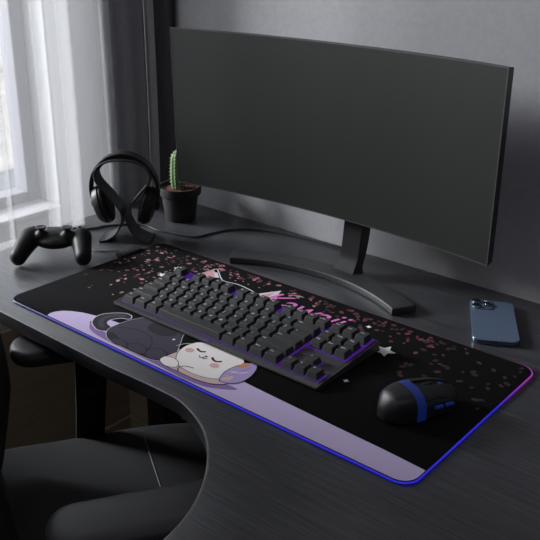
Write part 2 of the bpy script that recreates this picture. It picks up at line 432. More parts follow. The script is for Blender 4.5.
ribbon([(.394, .0710), (.4015, .0665), (.408, .0665), (.4125, .0715)], .0036, LV+.0008, 'ink_outline')
ribbon([(.3765, .063), (.3815, .0600), (.3845, .0645)], .0015, LV+.0008, 'ink_outline')
ribbon([(.3845, .0645), (.3865, .0600), (.3915, .064)], .0015, LV+.0008, 'ink_outline')
blob([(.383, .0665), (.3865, .0655), (.3885, .068), (.385, .069)], LV+.00085, 'ink_outline', None, n=4)
for cx, cy in ((.3545, .0655), (.4125, .0560)):
    flat([(cx+.0072*math.cos(a*PI/8), cy+.0062*math.sin(a*PI/8)) for a in range(16)], LV+.00078, 'ink_blush')
# big cat outline peeking out behind the keyboard: two ears and the top of the head
ribbon([(.165, .262), (.170, .290), (.174, .313), (.187, .306), (.207, .290), (.222, .283), (.250, .288), (.282, .284), (.300, .279)], .0022, LV+.0003, 'ink_line', 5)
flat([(.168, .268), (.1715, .290), (.1745, .308), (.186, .298), (.198, .284), (.200, .262)], LV+.0002, 'ink_earpink')
flat([(.181, .300), (.187, .303), (.205, .288), (.198, .284)], LV+.00025, 'ink_line')
flat([(.296, .276), (.321, .317), (.337, .279)], LV+.0002, 'ink_line')
flat([(.305, .276), (.318, .303), (.322, .276)], LV+.00024, 'ink_earpink')
for px, py in ((.22, .300), (.235, .297), (.247, .304), (.262, .300), (.285, .302), (.205, .318)): star(px, py, .0018, LV+.0003, 'ink_line')
# script text
fc = bpy.data.curves.new('t', 'FONT'); fc.body = 'Kawaii'; fc.size = .064; fc.shear = .35; fc.space_character = .96; fc.offset = 0; fc.resolution_u = 4
to = bpy.data.objects.new('t', fc); C.objects.link(to)
bpy.context.view_layer.update()
tm = bpy.data.meshes.new_from_object(to.evaluated_get(bpy.context.evaluated_depsgraph_get()))
wd = max(v.co.x for v in tm.vertices)
vm = [bm.verts.new((.311+v.co.x*(.166/wd), .2620+v.co.y*1.05, -ZD+LV+.0004)) for v in tm.vertices]
for pgn in tm.polygons:
    try: f = bm.faces.new([vm[i] for i in pgn.vertices]); f.material_index = idx['ink_pink']
    except ValueError: pass
bpy.data.objects.remove(to); bpy.data.curves.remove(fc); bpy.data.meshes.remove(tm)
ribbon([(.345, .312), (.358, .319), (.368, .319)], .0018, LV+.0005, 'ink_line', 6, False, True)
# stars
star(.121, .2315, .0085, LV+.0003, 'ink_white', .3, 5, .5); star(.1205, .2700, .0085, LV+.0003, 'ink_white', .9, 5, .5)
star(.5680, .2500, .0175, LV+.0003, 'ink_white', .25, 5, .5); star(.575, .143, .0048, LV+.0003, 'ink_white', .2, 4, .55); star(.508, .300, .0050, LV+.0003, 'ink_white', .4, 4, .55)
# petals: loose cherry petals over the back of the mat
zc = LV+.0001; cnt = 0
def petal(x, y, r, m, a):
    global cnt
    cnt += 1
    flat([(x+r*math.cos(a)*u-r*.7*math.sin(a)*v, y+r*math.sin(a)*u+r*.7*math.cos(a)*v) for u, v in ((1, 0), (.7, .7), (0, .95), (-.7, .6), (-1, .1), (-.65, -.6), (.1, -.95), (.75, -.65))], LV+.00001+(cnt % 9)*.000008, m)
def scatter(n, fn, rr, ms):
    for _ in range(n):
        x, y = fn(); petal(min(W-.012, max(.012, x)), min(D-.010, max(.07, y)), rnd.uniform(*rr)*1.2, rnd.choice(ms), rnd.uniform(0, PI))
def f1():
    while True:
        x, y = rnd.uniform(.008, .19), rnd.uniform(.09, D-.012)
        if rnd.random() < max(0, (y-.09)/.13)**1.3 and rnd.random() < .55+x/.15: return x, y
scatter(180, f1, (.0014, .0046), ['ink_petal', 'ink_petal2', 'ink_petal7', 'ink_petal7', 'ink_petal4', 'ink_petal3'])
scatter(70, lambda: (rnd.uniform(.15, .42), D-.012-abs(rnd.gauss(0, .018))), (.002, .0048), ['ink_petal3', 'ink_petal', 'ink_petal4'])
scatter(70, lambda: (rnd.uniform(.40, .62), D-.012-abs(rnd.gauss(0, .022))), (.0022, .0048), ['ink_petal3', 'ink_petal5', 'ink_petal4'])
scatter(50, lambda: (rnd.uniform(.60, .75), rnd.uniform(.19, D-.012)), (.0025, .005), ['ink_petal6', 'ink_petal4', 'ink_petal6'])
me = bpy.data.meshes.new('printed_artwork'); bm.to_mesh(me); bm.free()
art = link('printed_artwork', me, [M[k] for k in names], mt)
# LED rim: a light tube around the mat whose colour runs from blue (front) to magenta (far right) and dim rose (back)
path = rrect(.0003, W-.0003, .0003, D-.0003, .022, 8)
dense = []
for i, p in enumerate(path):
    q = path[(i+1) % len(path)]; d = math.dist(p, q); k = max(1, int(d/.012))
    for j in range(k): dense.append((p[0]+(q[0]-p[0])*j/k, p[1]+(q[1]-p[1])*j/k, .0022))
bm = bmesh.new(); cl = bm.verts.layers.float_color.new('glow'); vs = tube(bm, dense, .0013, 8, True)
def mixc(a, b_, t): t = max(0, min(1, t)); return [a[i]+(b_[i]-a[i])*t for i in range(3)]
BLUE, MAG, ROSE, NAVY = (.035, .03, .95), (.55, .05, .60), (.085, .014, .035), (.010, .010, .06)
for i, p in enumerate(dense):
    x, y = p[0], p[1]
    if y > D-.012: c = mixc(ROSE, MAG, (x-(W-.03))/.02)
    elif x > W-.026: c = mixc(BLUE, MAG, (y-.22)/.09)
    elif x < .012 and y > .02: c = mixc(NAVY, (.004, .004, .012), (y-.02)/.1)
    else: c = mixc((.010, .010, .16), BLUE, (x-.03)/.22)
    for v in vs[i]: v[cl] = (*c, 1)
rim = obj('led_strip', bm, None, mt, 'all')
m = mat('led_rim', (.02, .02, .03), .35); at = m.node_tree.nodes.new('ShaderNodeAttribute'); at.attribute_name = 'glow'
m.node_tree.links.new(at.outputs['Color'], m.node_tree.nodes['Principled BSDF'].inputs['Emission Color'])
m.node_tree.nodes['Principled BSDF'].inputs['Emission Strength'].default_value = .42
rim.data.materials.append(m)
bm = bmesh.new(); prism(bm, rrect(-.018, .006, .242, .292, .004, 4), 0.0, .0085, .002, 2)
cb = obj('control_box', bm, M['black_matte'], mt); cb['label'] = 'black control box with power button'
bm = bmesh.new(); lathe(bm, [(0, 0), (.003, 0), (.003, .0008), (0, .0008)], 16, (-.006, .267, .0084)); obj('button', bm, M['case'], cb)
bm = bmesh.new(); tube(bm, catmull([(-.017, .272, .003), (-.03, .262, .0022), (-.06, .235, .0018), (-.09, .240, .0018), (-.14, .262, .0018), (-.19, .245, .0018)], 6), .0014, 8)
tag(obj('usb_cable', bm, M['cable_grey'], None), 'thin grey usb cable running from the mat control box to the game controller', 'cable').location = (0, 0, ZD)

# ------------------------------------------------------------------ keyboard
U = .0215; KX = .1620; KY = .1045
def plate_z(y): return .0052+(y-.10)*.075
kb = thing('keyboard', 'charcoal compact mechanical keyboard with purple backlight lying on the cat desk mat', 'keyboard', (0, 0, 0.0010))
x0, x1 = .1535, .5625
prof = [(.0945, .0015), (.0930, .0030), (.0935, .0048), (.0980, .0058), (.1020, plate_z(.1020)+.0006), (.2410, plate_z(.2410)), (.2450, plate_z(.2410)-.001), (.2465, .0140), (.2465, .0020), (.2450, .0008), (.0960, .0008)]
bm = bmesh.new(); rings = []
for x, ins in ((x0, .0016), (x0+.0016, 0), (x1-.0016, 0), (x1, .0016)):
    cy_, cz_ = .175, .010
    rings.append([(x, y+(ins if y < cy_ else -ins), z+(ins*.6 if z < .006 else -ins*.6)) for y, z in prof])
loft(bm, rings); obj('case', bm, M['case'], kb)
bm = bmesh.new(); prism(bm, [(x0-.0006, .096), (x1+.0006, .096), (x1+.0006, .246), (x0-.0006, .246)], .0000, .0022, .0005, 1); obj('base_plate', bm, M['case_black'], kb)
def slab(xa, xb, ya, yb, h0, h1, bm):
    loft(bm, [[(xa, ya, plate_z(ya)+h), (xb, ya, plate_z(ya)+h), (xb, yb, plate_z(yb)+h), (xa, yb, plate_z(yb)+h)] for h in (h0, h1)])
bm = bmesh.new(); slab(x0+.0065, x1-.005, .1035, .2410, -.001, .0008, bm); obj('key_plate', bm, M['plate'], kb, False)
def ky(r): return KY+U*(r if r < 5 else r+.25)
bm = bmesh.new()
slab(KX-.001, KX+15.12*U, KY+.0004, KY+6.25*U+.002, .0008, .0013, bm)
slab(KX+15.2*U, KX+18.25*U+.003, KY+3*U-.001, KY+6.25*U+.002, .0008, .0013, bm)
slab(KX+15.2*U, KX+18.25*U+.002, KY+.0004, KY+1*U, .0008, .0013, bm)
slab(KX+16.2*U, KX+17.3*U, KY+1*U, KY+2*U, .0008, .0013, bm)
obj('backlight', bm, M['backlight'], kb, False)
bm = bmesh.new(); box(bm, .348, .366, .0940, .0985, .0040, .0063, .0004, 1); lo = obj('logo_light', bm, M['logo_light'], kb, False)
def keycap(xa, wu, row):
    yb = ky(row); w_ = wu*U; g = .0008
    cx, cy = KX+xa*U+w_/2, yb+U/2; zb = plate_z(cy)+.0018; h = .0092+(.0010 if row >= 4 else 0)
    def ring(hw, hd, z, off, sl, r):
        return [(cx+a, cy+off+b_, z+sl*b_+(cy-cy)) for a, b_ in ((-hw+r, -hd), (hw-r, -hd), (hw, -hd+r), (hw, hd-r), (hw-r, hd), (-hw+r, hd), (-hw, hd-r), (-hw, -hd+r))]
    hw, hd = w_/2-g, U/2-g; bm = bmesh.new(); ts = .085
    loft(bm, [ring(hw, hd, zb, 0, ts, .0008), ring(hw-.0003, hd-.0003, zb+.001, 0, ts, .0010), ring(hw-.0022, hd-.0022, zb+h-.0004, .0007, .05, .0012), ring(hw-.0026, hd-.0026, zb+h, .0007, .05, .0012)])
    k = obj('keycap', bm, M['key'], kb, False)
    return k, (cx-hw+.0046, cy+hd*.12, zb+h+.00012)
def legend(txt, pos, parent, size):
    fc = bpy.data.curves.new('t', 'FONT'); fc.body = txt; fc.size = size; fc.resolution_u = 2; fc.offset = .00005
    to = bpy.data.objects.new('t', fc); C.objects.link(to); bpy.context.view_layer.update()
    me = bpy.data.meshes.new_from_object(to.evaluated_get(bpy.context.evaluated_depsgraph_get()))
    bpy.data.objects.remove(to); bpy.data.curves.remove(fc)
    me.transform(Matrix.Translation(pos) @ Matrix.Rotation(.045, 4, 'X')); me.name = 'legend'
    link('legend', me, M['legend'], parent)
rows = {
 0: [('Ctrl', 1.25), ('Win', 1.25), ('Alt', 1.25), ('', 6.25), ('Alt', 1.25), ('Fn', 1.25), ('Menu', 1.25), ('Ctrl', 1.25), (None, .25), ('<', 1), ('v', 1), ('>', 1)],
 1: [('Shift', 2.25)] + [(c, 1) for c in 'ZXCVBNM,./'] + [('Shift', 2.75), (None, 1.25), ('^', 1)],
 2: [('Caps', 1.75)] + [(c, 1) for c in "ASDFGHJKL;'"] + [('Enter', 2.25)],
 3: [('Tab', 1.5)] + [(c, 1) for c in 'QWERTYUIOP[]'] + [('\\', 1.5), (None, .25), ('Del', 1), ('End', 1), ('PgDn', 1)],
 4: [(c, 1) for c in '`1234567890-='] + [('Back', 2), (None, .25), ('Ins', 1), ('Home', 1), ('PgUp', 1)],
 5: [('Esc', 1), (None, 1)] + [('F%d' % k, 1) for k in (1, 2, 3, 4)] + [(None, .5)] + [('F%d' % k, 1) for k in (5, 6, 7, 8)] + [(None, .5)] + [('F%d' % k, 1) for k in (9, 10, 11, 12)] + [(None, .25), ('PrSc', 1), ('ScLk', 1), ('Paus', 1)],
}
for r, ks in rows.items():
    x = 0
    for t, w_ in ks:
        if t is not None:
            k, pos = keycap(x, w_, r)
            if t: legend(t, pos, k, .0062 if len(t) == 1 else (.0044 if len(t) < 4 else .0036))
            else: k['label'] = 'long blank space bar'
        x += w_

# ------------------------------------------------------------------ monitor
cx, cy, mw, sag, zb, H = .3138, .4355, .6535, .030, .1045, .2918
mon = thing('monitor', 'large curved ultrawide monitor with blank dark screen on a crescent foot', 'monitor', (0, 0, ZD))
NS = 40
def fy(s): return cy-sag*s*s
def curved(bm, d0, d1, sx, za, zt, bulge=0., mi=0):
    """slab following the screen curve; d = depth behind the front face"""
    rings = []
    for i in range(NS+1):
        s = -1+2*i/NS; xx = cx+s*mw/2*sx; y = fy(s*sx); b_ = bulge*(1-s**4)
        rings.append([(xx, y+d0+.024*(za), za-ZD), (xx, y+d1+b_, za-ZD+(.012 if bulge else 0)), (xx, y+d1+b_-.0*H, zt-ZD-(.012 if bulge else 0)), (xx, y+d0+.0, zt-ZD)])
    loft(bm, rings, mi=mi)
def tilt(z): return -.0246*(z-zb)
def slab2(bm, d0, d1, wx0, wx1, za, zt, bulge=0.):
    rings = []
    for i in range(NS+1):
        xx = wx0+(wx1-wx0)*i/NS; s = (xx-cx)/(mw/2); y = fy(s); b_ = bulge*max(0, 1-s**4); e = .002 if bulge else 0
        rings.append([(xx, y+d0+tilt(za), za-ZD), (xx, y+d1+b_+tilt(za), za+e-ZD), (xx, y+d1+b_+tilt(zt), zt-e-ZD), (xx, y+d0+tilt(zt), zt-ZD)])
    loft(bm, rings)
xl, xr = cx-mw/2, cx+mw/2
bm = bmesh.new(); slab2(bm, .0016, .017, xl, xr, zb, zb+H, .010); obj('back_shell', bm, M['mon_shell'], mon)
bm = bmesh.new()
slab2(bm, 0, .0022, xl, xl+.0016, zb, zb+H); slab2(bm, 0, .0022, xr-.0016, xr, zb, zb+H)
slab2(bm, 0, .0022, xl+.0016, xr-.0016, zb, zb+.0016); slab2(bm, 0, .0022, xl+.0016, xr-.0016, zb+H-.0016, zb+H)
obj('bezel', bm, M['screen_rim'], mon, False)
bm = bmesh.new(); slab2(bm, .0004, .0020, xl+.0016, xr-.0016, zb+.0016, zb+H-.0016); obj('screen', bm, M['screen'], mon)
# crescent base
AC = (.344, .095); r0, r1, hB = .3160, .3590, .0125
def arc(r, n=44):
    out = []
    for k in range(n+1):
        a = R(124-65.5*k/n); out.append((AC[0]+r*math.cos(a), AC[1]+r*math.sin(a)))
    return out
inner = arc(r0); outer = arc(r1)
pts = inner[::-1]+outer            # ccw check below
ar = sum(pts[i-1][0]*pts[i][1]-pts[i][0]*pts[i-1][1] for i in range(len(pts)))
if ar < 0: pts = pts[::-1]
bm = bmesh.new(); prism(bm, pts, 0.0, hB, .0022, 3); obj('foot', bm, M['stand'], mon)
# neck: swept sheet flaring forward at the foot
npf = catmull([(.428, hB-.004), (.440, hB+.002), (.4535, .032), (.458, .055), (.462, .09), (.468, .16), (.470, .21)], 6)
npb = catmull([(.466, hB-.004), (.470, hB+.004), (.479, .032), (.486, .055), (.492, .09), (.494, .16), (.494, .21)], 6)
bm = bmesh.new(); rings = []
for i in range(len(npf)):
    f_, b_ = npf[i], npb[i]; t = i/(len(npf)-1); e = .016*max(0, 1-t*3)**2
    xa, xb = .3435-e, .3800+e*.5
    rings.append([(xa, f_[0], f_[1]), (xb, f_[0], f_[1]), (xb, b_[0], b_[1]), (xa, b_[0], b_[1])])
loft(bm, rings); nk = obj('neck', bm, M['neck'], mon)
bm = bmesh.new(); box(bm, .31, .396, fy(.1)+.008, .472, .19, .26, .006); obj('mount', bm, M['mon_shell'], mon)

# ------------------------------------------------------------------ phone
ph = thing('smartphone', 'blue smartphone lying face down on the desk with camera lenses up', 'phone', (.6460, .4425, ZD), R(119-90))
PL, PW, PT = .1440, .0710, .0085
o2 = rrect(-PW/2, PW/2, -PL/2, PL/2, .0125, 7)
bm = bmesh.new(); prism(bm, o2, 0, PT, .0016, 3); obj('side_frame', bm, M['phone_edge'], ph)
bm = bmesh.new(); prism(bm, inset(o2, .0012), PT-.0008, PT+.0002, .0003, 1); bk = obj('back_glass', bm, M['phone'], ph)
bm = bmesh.new(); prism(bm, rrect(-PW/2+.0030, -PW/2+.0370, PL/2-.0375, PL/2-.0030, .009, 6), PT, PT+.0016, .0006, 2); isl = obj('camera_island', bm, M['phone'], ph)
for (lx, ly) in ((-.0240, .0605), (-.0240, .0435), (-.0075, .0520)):
    bm = bmesh.new(); lathe(bm, [(0, 0), (.0074, 0), (.0074, .0022), (.0066, .0028), (.0058, .0028), (.0056, .0020), (0, .0020)], 28, (lx-.0, ly, PT+.0014)); ln = obj('lens', bm, M['lens_ring'], isl)
    bm = bmesh.new(); lathe(bm, [(0, 0), (.0055, 0), (.0050, .0008), (0, .0010)], 24, (lx, ly, PT+.0034)); obj('lens_glass', bm, M['lens'], isl)
bm = bmesh.new(); lathe(bm, [(0, 0), (.0022, 0), (.0022, .0004), (0, .0004)], 16, (-.0090, .0645, PT+.0015)); obj('flash', bm, M['flash'], isl)
bm = bmesh.new(); prism(bm, rrect(-.0045, .0045, -PL/2-.0003, -PL/2+.003, .0012, 3), .0032, .0056, .0004, 1); obj('charging_port', bm, M['lens'], ph)

# ------------------------------------------------------------------ mouse
ms = thing('mouse', 'black gaming mouse with glowing blue band on the right of the mat', 'mouse', (.6850, .1400, .0008), R(66)-PI/2)
ML, MW, MH = .112, .068, .0400
def mw_(t):   # half width along the length (0 = palm end)
    return MW/2*(math.sin(PI*min(1, (t*.92+.04)))**.42)*(1-.13*math.exp(-((t-.60)/.13)**2))
def mh_(t):
    return MH*(.20+.80*math.sin(PI*min(1, t*.62+.16)**.78)**.9) if t > 0 else 0
def msec(t, sc_=1., u0=-1., u1=1., n=20, low=.0035):
    """half section from left edge (u=-1) to right (u=1)"""
    y = -ML/2+ML*t; ring = []
    e = math.sin(PI/2*min(1, t/.16))**.55; e2 = math.sin(PI/2*min(1, (1-t)/.07))**.6
    hh = max(.004, mh_(t)*(.25+.75*e)*(.45+.55*e2)); ww = mw_(t)*(.15+.85*e)*(.72+.28*e2)
    for i in range(n+1):
        u = u0+(u1-u0)*i/n; a = PI/2*u
        x = math.copysign(abs(math.sin(a))**.78, u)*ww*sc_; z = low+(hh-low)*(abs(math.cos(a))**.62)*sc_
        x *= 1-.10*(1-abs(math.cos(a)))
        ring.append((x, y, z))
    return ring
def shell(t0, t1, u0, u1, sc_, nt=22, thick=.0016):
    bm = bmesh.new(); rings = []
    for k in range(nt+1):
        t = t0+(t1-t0)*k/nt; o_ = msec(t, sc_, u0, u1); i_ = msec(t, sc_-.10, u0, u1)
        rings.append(o_+i_[::-1])
    loft(bm, rings); return bm
bm = bmesh.new(); loft(bm, [msec(.33*k/22) for k in range(1, 23)]); obj('palm_shell', bm, M['mouse'], ms)
obj('light_band', shell(.325, .45, -1, 1, .985, 10), M['mouse_blue'], ms)
bm = shell(.08, .33, -.60, -.52, 1.012, 14); obj('light_strip', bm, M['mouse_purple'], ms)
obj('button', shell(.445, .985, -.62, -.10, 1.005), M['mouse'], ms)
obj('button', shell(.445, .985, .10, .62, 1.005), M['mouse'], ms)
obj('side_panel', shell(.445, .97, -1, -.64, .98), M['mouse_side'], ms)
obj('side_panel', shell(.445, .97, .64, 1, .98), M['mouse_side'], ms)
bm = bmesh.new(); rings = [[(x, y, z) for x, y, z in msec(k/24, .93)] for k in range(1, 24)]; loft(bm, rings); obj('core', bm, M['mouse_dark'], ms)
bm = bmesh.new(); lathe(bm, [(0, -.0035), (.0075, -.0035), (.0085, -.002), (.0085, .002), (.0075, .0035), (0, .0035)], 26, (0, .034, .0235), 'x'); obj('scroll_wheel', bm, M['mouse_blue'], ms)
bm = bmesh.new(); box(bm, -.003, .003, .006, .020, .0335, .0370, .0012); obj('dpi_button', bm, M['mouse_dark'], ms)
for yy in (.014, .030):
    bm = bmesh.new(); box(bm, .0262, .0302, yy-.006, yy+.006, .0150, .0195, .0012); obj('thumb_button', bm, M['mouse_blue'], ms)

# ------------------------------------------------------------------ game controller
gp = thing('game_controller', 'black wireless game controller resting on the desk in front of the sheer curtain', 'game controller', (-.094, .168, ZD), R(41))
bm = bmesh.new()
# local x = sideways, -y = towards the viewer
from mathutils import Euler
ellipsoid(bm, (0, .010, .036), (.052, .026, .0155)); ellipsoid(bm, (0, -.004, .032), (.036, .022, .0125))
for s in (-1, 1):
    ellipsoid(bm, (s*.041, .010, .037), (.024, .026, .0155))
    ellipsoid(bm, (s*.0235, -.003, .040), (.0125, .0125, .0165))
    for k in range(11):
        t = k/10
        c = (s*(.047+.011*t), .004-.047*t, .0345-.0165*t**1.3); rr = .0215-.0050*t
        ellipsoid(bm, c, (rr*.92, rr, rr), None, 16)
o = obj('body', bm, M['grip'], gp, 'all'); remesh(o, .0016, 12)
for s in (-1, 1):
    bm = bmesh.new(); lathe(bm, [(0, 0), (.0065, 0), (.0048, .004), (.0044, .0085), (.0088, .0098), (.0098, .0115), (.0092, .0128), (.006, .0120), (0, .0118)], 28, (s*.0235, -.001, .0475)); obj('thumbstick', bm, M['black_matte'], gp)
    bm = bmesh.new(); box(bm, s*.041-.012, s*.041+.012, .024, .036, .030, .0450, .005, 3); obj('shoulder_button', bm, M['black_plastic'], gp)
bm = bmesh.new(); box(bm, -.019, .019, .004, .027, .0460, .0508, .0018, 3); obj('touchpad', bm, M['black_matte'], gp)
bm = bmesh.new(); box(bm, -.0505, -.0335, .009, .015, .0500, .0545, .001); box(bm, -.045, -.039, .0035, .0205, .0500, .0545, .001); obj('direction_pad', bm, M['black_matte'], gp)
for dx, dy in ((0, .009), (0, -.009), (.009, 0), (-.009, 0)):
    bm = bmesh.new(); lathe(bm, [(0, 0), (.0036, 0), (.0036, .0035), (.003, .0042), (0, .0044)], 18, (.042+dx*.85, .012+dy*.85, .0500)); obj('button', bm, M['black_plastic'], gp)

# ------------------------------------------------------------------ headphone stand and headphones
HO = (-.072, .321, ZD); HR = R(37)
hs = thing('headphone_stand', 'bent grey metal ribbon stand holding the black headphones', 'headphone stand', HO, HR)
half = [(-.050, .0022), (-.036, .0038), (-.018, .0155), (-.0062, .036), (-.0040, .050), (-.0100, .066), (-.030, .090), (-.047, .109), (-.0530, .126), (-.046, .1415), (-.026, .152), (0, .155)]
half = [(a, .0022+(b_-.0022)*1.045) for a, b_ in half]
pth = catmull([(a, b_, 0) for a, b_ in half]+[(-a, b_, 0) for a, b_ in half[::-1][1:]], 6)
def strip(bm, path2, depth, th, mi=0, dfun=None):
    rings = []; n = len(path2)
    for i in range(n):
        t = path2[min(n-1, i+1)]-path2[max(0, i-1)]; t.normalize(); nn = Vector((-t.y, t.x, 0)); p_ = path2[i]
        d = (dfun(i/(n-1)) if dfun else depth)/2; h = th/2; e = min(.0006, h*.5)
        q = [(h, -d+e), (h-e, -d), (-h+e, -d), (-h, -d+e), (-h, d-e), (-h+e, d), (h-e, d), (h, d-e)]
        rings.append([(p_.x+nn.x*a, b_, p_.y+nn.y*a) for a, b_ in q])
    loft(bm, rings, mi=mi)
bm = bmesh.new(); strip(bm, pth, .040, .0036, dfun=lambda t: .042+.016*abs(2*t-1)**3); obj('ribbon', bm, M['hp_stand'], hs)
hp = thing('headphones', 'black over-ear headphones hanging on the ribbon stand in the corner', 'headphones', (HO[0], HO[1], ZD+.05), HR)
def arcp(rx, rz, cz, a0, a1, n=40): return [Vector((rx*math.cos(R(a0+(a1-a0)*k/n)), cz+rz*math.sin(R(a0+(a1-a0)*k/n)), 0)) for k in range(n+1)]
bm = bmesh.new(); strip(bm, arcp(.0650, .0710, .0500, 204, -24), .016, .0052, dfun=lambda t: .013+.012*math.sin(PI*t)); obj('headband', bm, M['black_plastic'], hp)
bm = bmesh.new(); strip(bm, arcp(.0606, .0662, .0500, 142, 38), .020, .0044); obj('headband_cushion', bm, M['cushion'], hp)
for s in (-1, 1):
    rt = Matrix.Translation((s*.0410, 0, .0205)) @ Matrix.Rotation(s*R(17), 4, 'Y') @ Matrix.Rotation(R(0), 4, 'Z')
    def put(name, prof, m, par=hp):
        bm = bmesh.new(); lathe(bm, [(r, z*s) for r, z in prof], 36, (0, 0, 0), 'x'); bmesh.ops.scale(bm, vec=(1, 1.08, 1.20), verts=bm.verts); bmesh.ops.transform(bm, matrix=rt, verts=bm.verts)
        return obj(name, bm, m, par)
    ec = put('ear_cup', [(0, .0180), (.018, .0175), (.0275, .0140), (.0310, .0080), (.0325, .0010), (.0310, .0000), (0, .0000)], M['black_plastic'])
    put('ear_pad', [(.010, -.0080), (.016, -.0098), (.0240, -.0098), (.0300, -.0072), (.0315, -.0035), (.0300, .0004), (.010, .0004), (.0095, -.005)], M['cushion'], ec)
    bm = bmesh.new(); tube(bm, catmull([(s*.0600, 0, .030), (s*.0630, 0, .022), (s*.0590, 0, .012)], 5), .0045, 10); obj('hinge', bm, M['black_matte'], hp)
cpts = [(-.185, .262), (-.172, .290), (-.160, .316), (-.155, .336), (-.122, .380), (-.092, .392), (-.060, .388), (-.030, .394), (.0, .400), (.028, .412), (.036, .445), (.050, .485), (.085, .520), (.135, .538), (.20, .550), (.28, .556)]
bm = bmesh.new(); tube(bm, catmull([(x, y, .0021) for x, y in cpts], 7), .0020, 8)
tag(obj('audio_cable', bm, M['cable'], None), 'black cable winding across the desk behind the headphone stand and plant pot', 'cable').location = (0, 0, ZD)

# ------------------------------------------------------------------ cactus in pot
pc = (-.0795, .474)
pt = thing('plant_pot', 'dark grey clay plant pot with reddish soil beside the monitor', 'plant pot', (pc[0], pc[1], ZD))
bm = bmesh.new(); lathe(bm, [(0, 0), (.030, 0), (.0315, .002), (.0375, .050), (.0378, .054), (.0425, .0545), (.0440, .056), (.0455, .070), (.0450, .0725), (.0415, .0725), (.0405, .070), (.0385, .056), (.030, .052), (0, .052)], 48); obj('pot', bm, M['pot'], pt)
bm = bmesh.new(); lathe(bm, [(0, .048), (.0350, .048), (.0368, .056), (.0395, .0585), (.0400, .064), (.030, .066), (.015, .0675), (0, .068)], 40)
for v in bm.verts:
    if v.co.z > .063: v.co.z += rnd.uniform(-.0012, .0015)
obj('soil', bm, M['soil'], pt)
cax = (-.0800, .471)
ca = thing('cactus', 'small green columnar cactus with pale spots growing in the dark pot', 'cactus', (cax[0], cax[1], ZD+.0660))
NR = 11
bm = bmesh.new(); rings = []
def crad(t): return .0155*(1-max(0, (t-.72)/.28)**2.4*.98)*(.93+.07*math.sin(t*5))*(.88+.12*min(1, t/.2))
for k in range(29):
    t = k/28; rings.append([(crad(t)*(1+.04*math.cos(NR*2*PI*j/88))*math.cos(2*PI*j/88), crad(t)*(1+.04*math.cos(NR*2*PI*j/88))*math.sin(2*PI*j/88), .083*t) for j in range(88)])
loft(bm, rings); obj('stem', bm, M['cactus'], ca, 'all')
bm = bmesh.new()
for j in range(NR):
    for k in range(11):
        t = (k+.5+(j % 2)*.5)/11.4; a = 2*PI*j/NR; r_ = crad(t)*1.04
        bmesh.ops.create_icosphere(bm, subdivisions=1, radius=.00115, matrix=Matrix.Translation((r_*math.cos(a), r_*math.sin(a), .083*t)))
        for q in range(3):
            d = Vector((math.cos(a+(q-1)*.5), math.sin(a+(q-1)*.5), .5*(q-1))).normalized(); p0 = Vector((r_*math.cos(a), r_*math.sin(a), .083*t))
            tube(bm, [p0, p0+d*.0035], [.00022, .00006], 4)
tag(obj('spines', bm, M['areole'], ca), kind='stuff')

# ------------------------------------------------------------------ office chair
CM = (.275, -.122); fa = math.atan2(.848, .53)
ch = thing('office_chair', 'black padded office chair with armrests tucked under the curved desk edge', 'chair', (CM[0], CM[1], FLOOR), fa-PI/2)
# local: +y = forward, +x = right of the sitter ; z from floor
def Z(z): return z-FLOOR
bm = bmesh.new()
so = catmull([(-.235, -.12, 0), (-.245, .03, 0), (-.243, .19, 0), (-.210, .268, 0), (-.10, .290, 0), (0, .294, 0), (.10, .290, 0), (.210, .268, 0), (.243, .19, 0), (.245, .03, 0), (.235, -.12, 0), (.12, -.16, 0), (-.12, -.16, 0)], 6, True)
so = [(v.x, v.y) for v in so][::-1]
zs = Z(-.243)
loft(bm, [[(x, y, zs+dz) for x, y in inset(so, d)] for d, dz in ((.03, -.095), (.006, -.088), (0, -.07), (0, -.035), (.005, -.015), (.014, -.004), (.026, .002), (.042, .004))])
seat = obj('seat', bm, M['chair_fabric'], ch)
bm = bmesh.new(); tube(bm, [(-.2425, .152, zs-.030), (-.2375, .152, zs-.014), (-.226, .152, zs-.004), (-.210, .152, zs+.0025), (-.14, .152, zs+.0042), (.14, .152, zs+.0042), (.210, .152, zs+.0025), (.226, .152, zs-.004), (.2375, .152, zs-.014)], .0011, 6); obj('seam', bm, M['stitch'], seat)
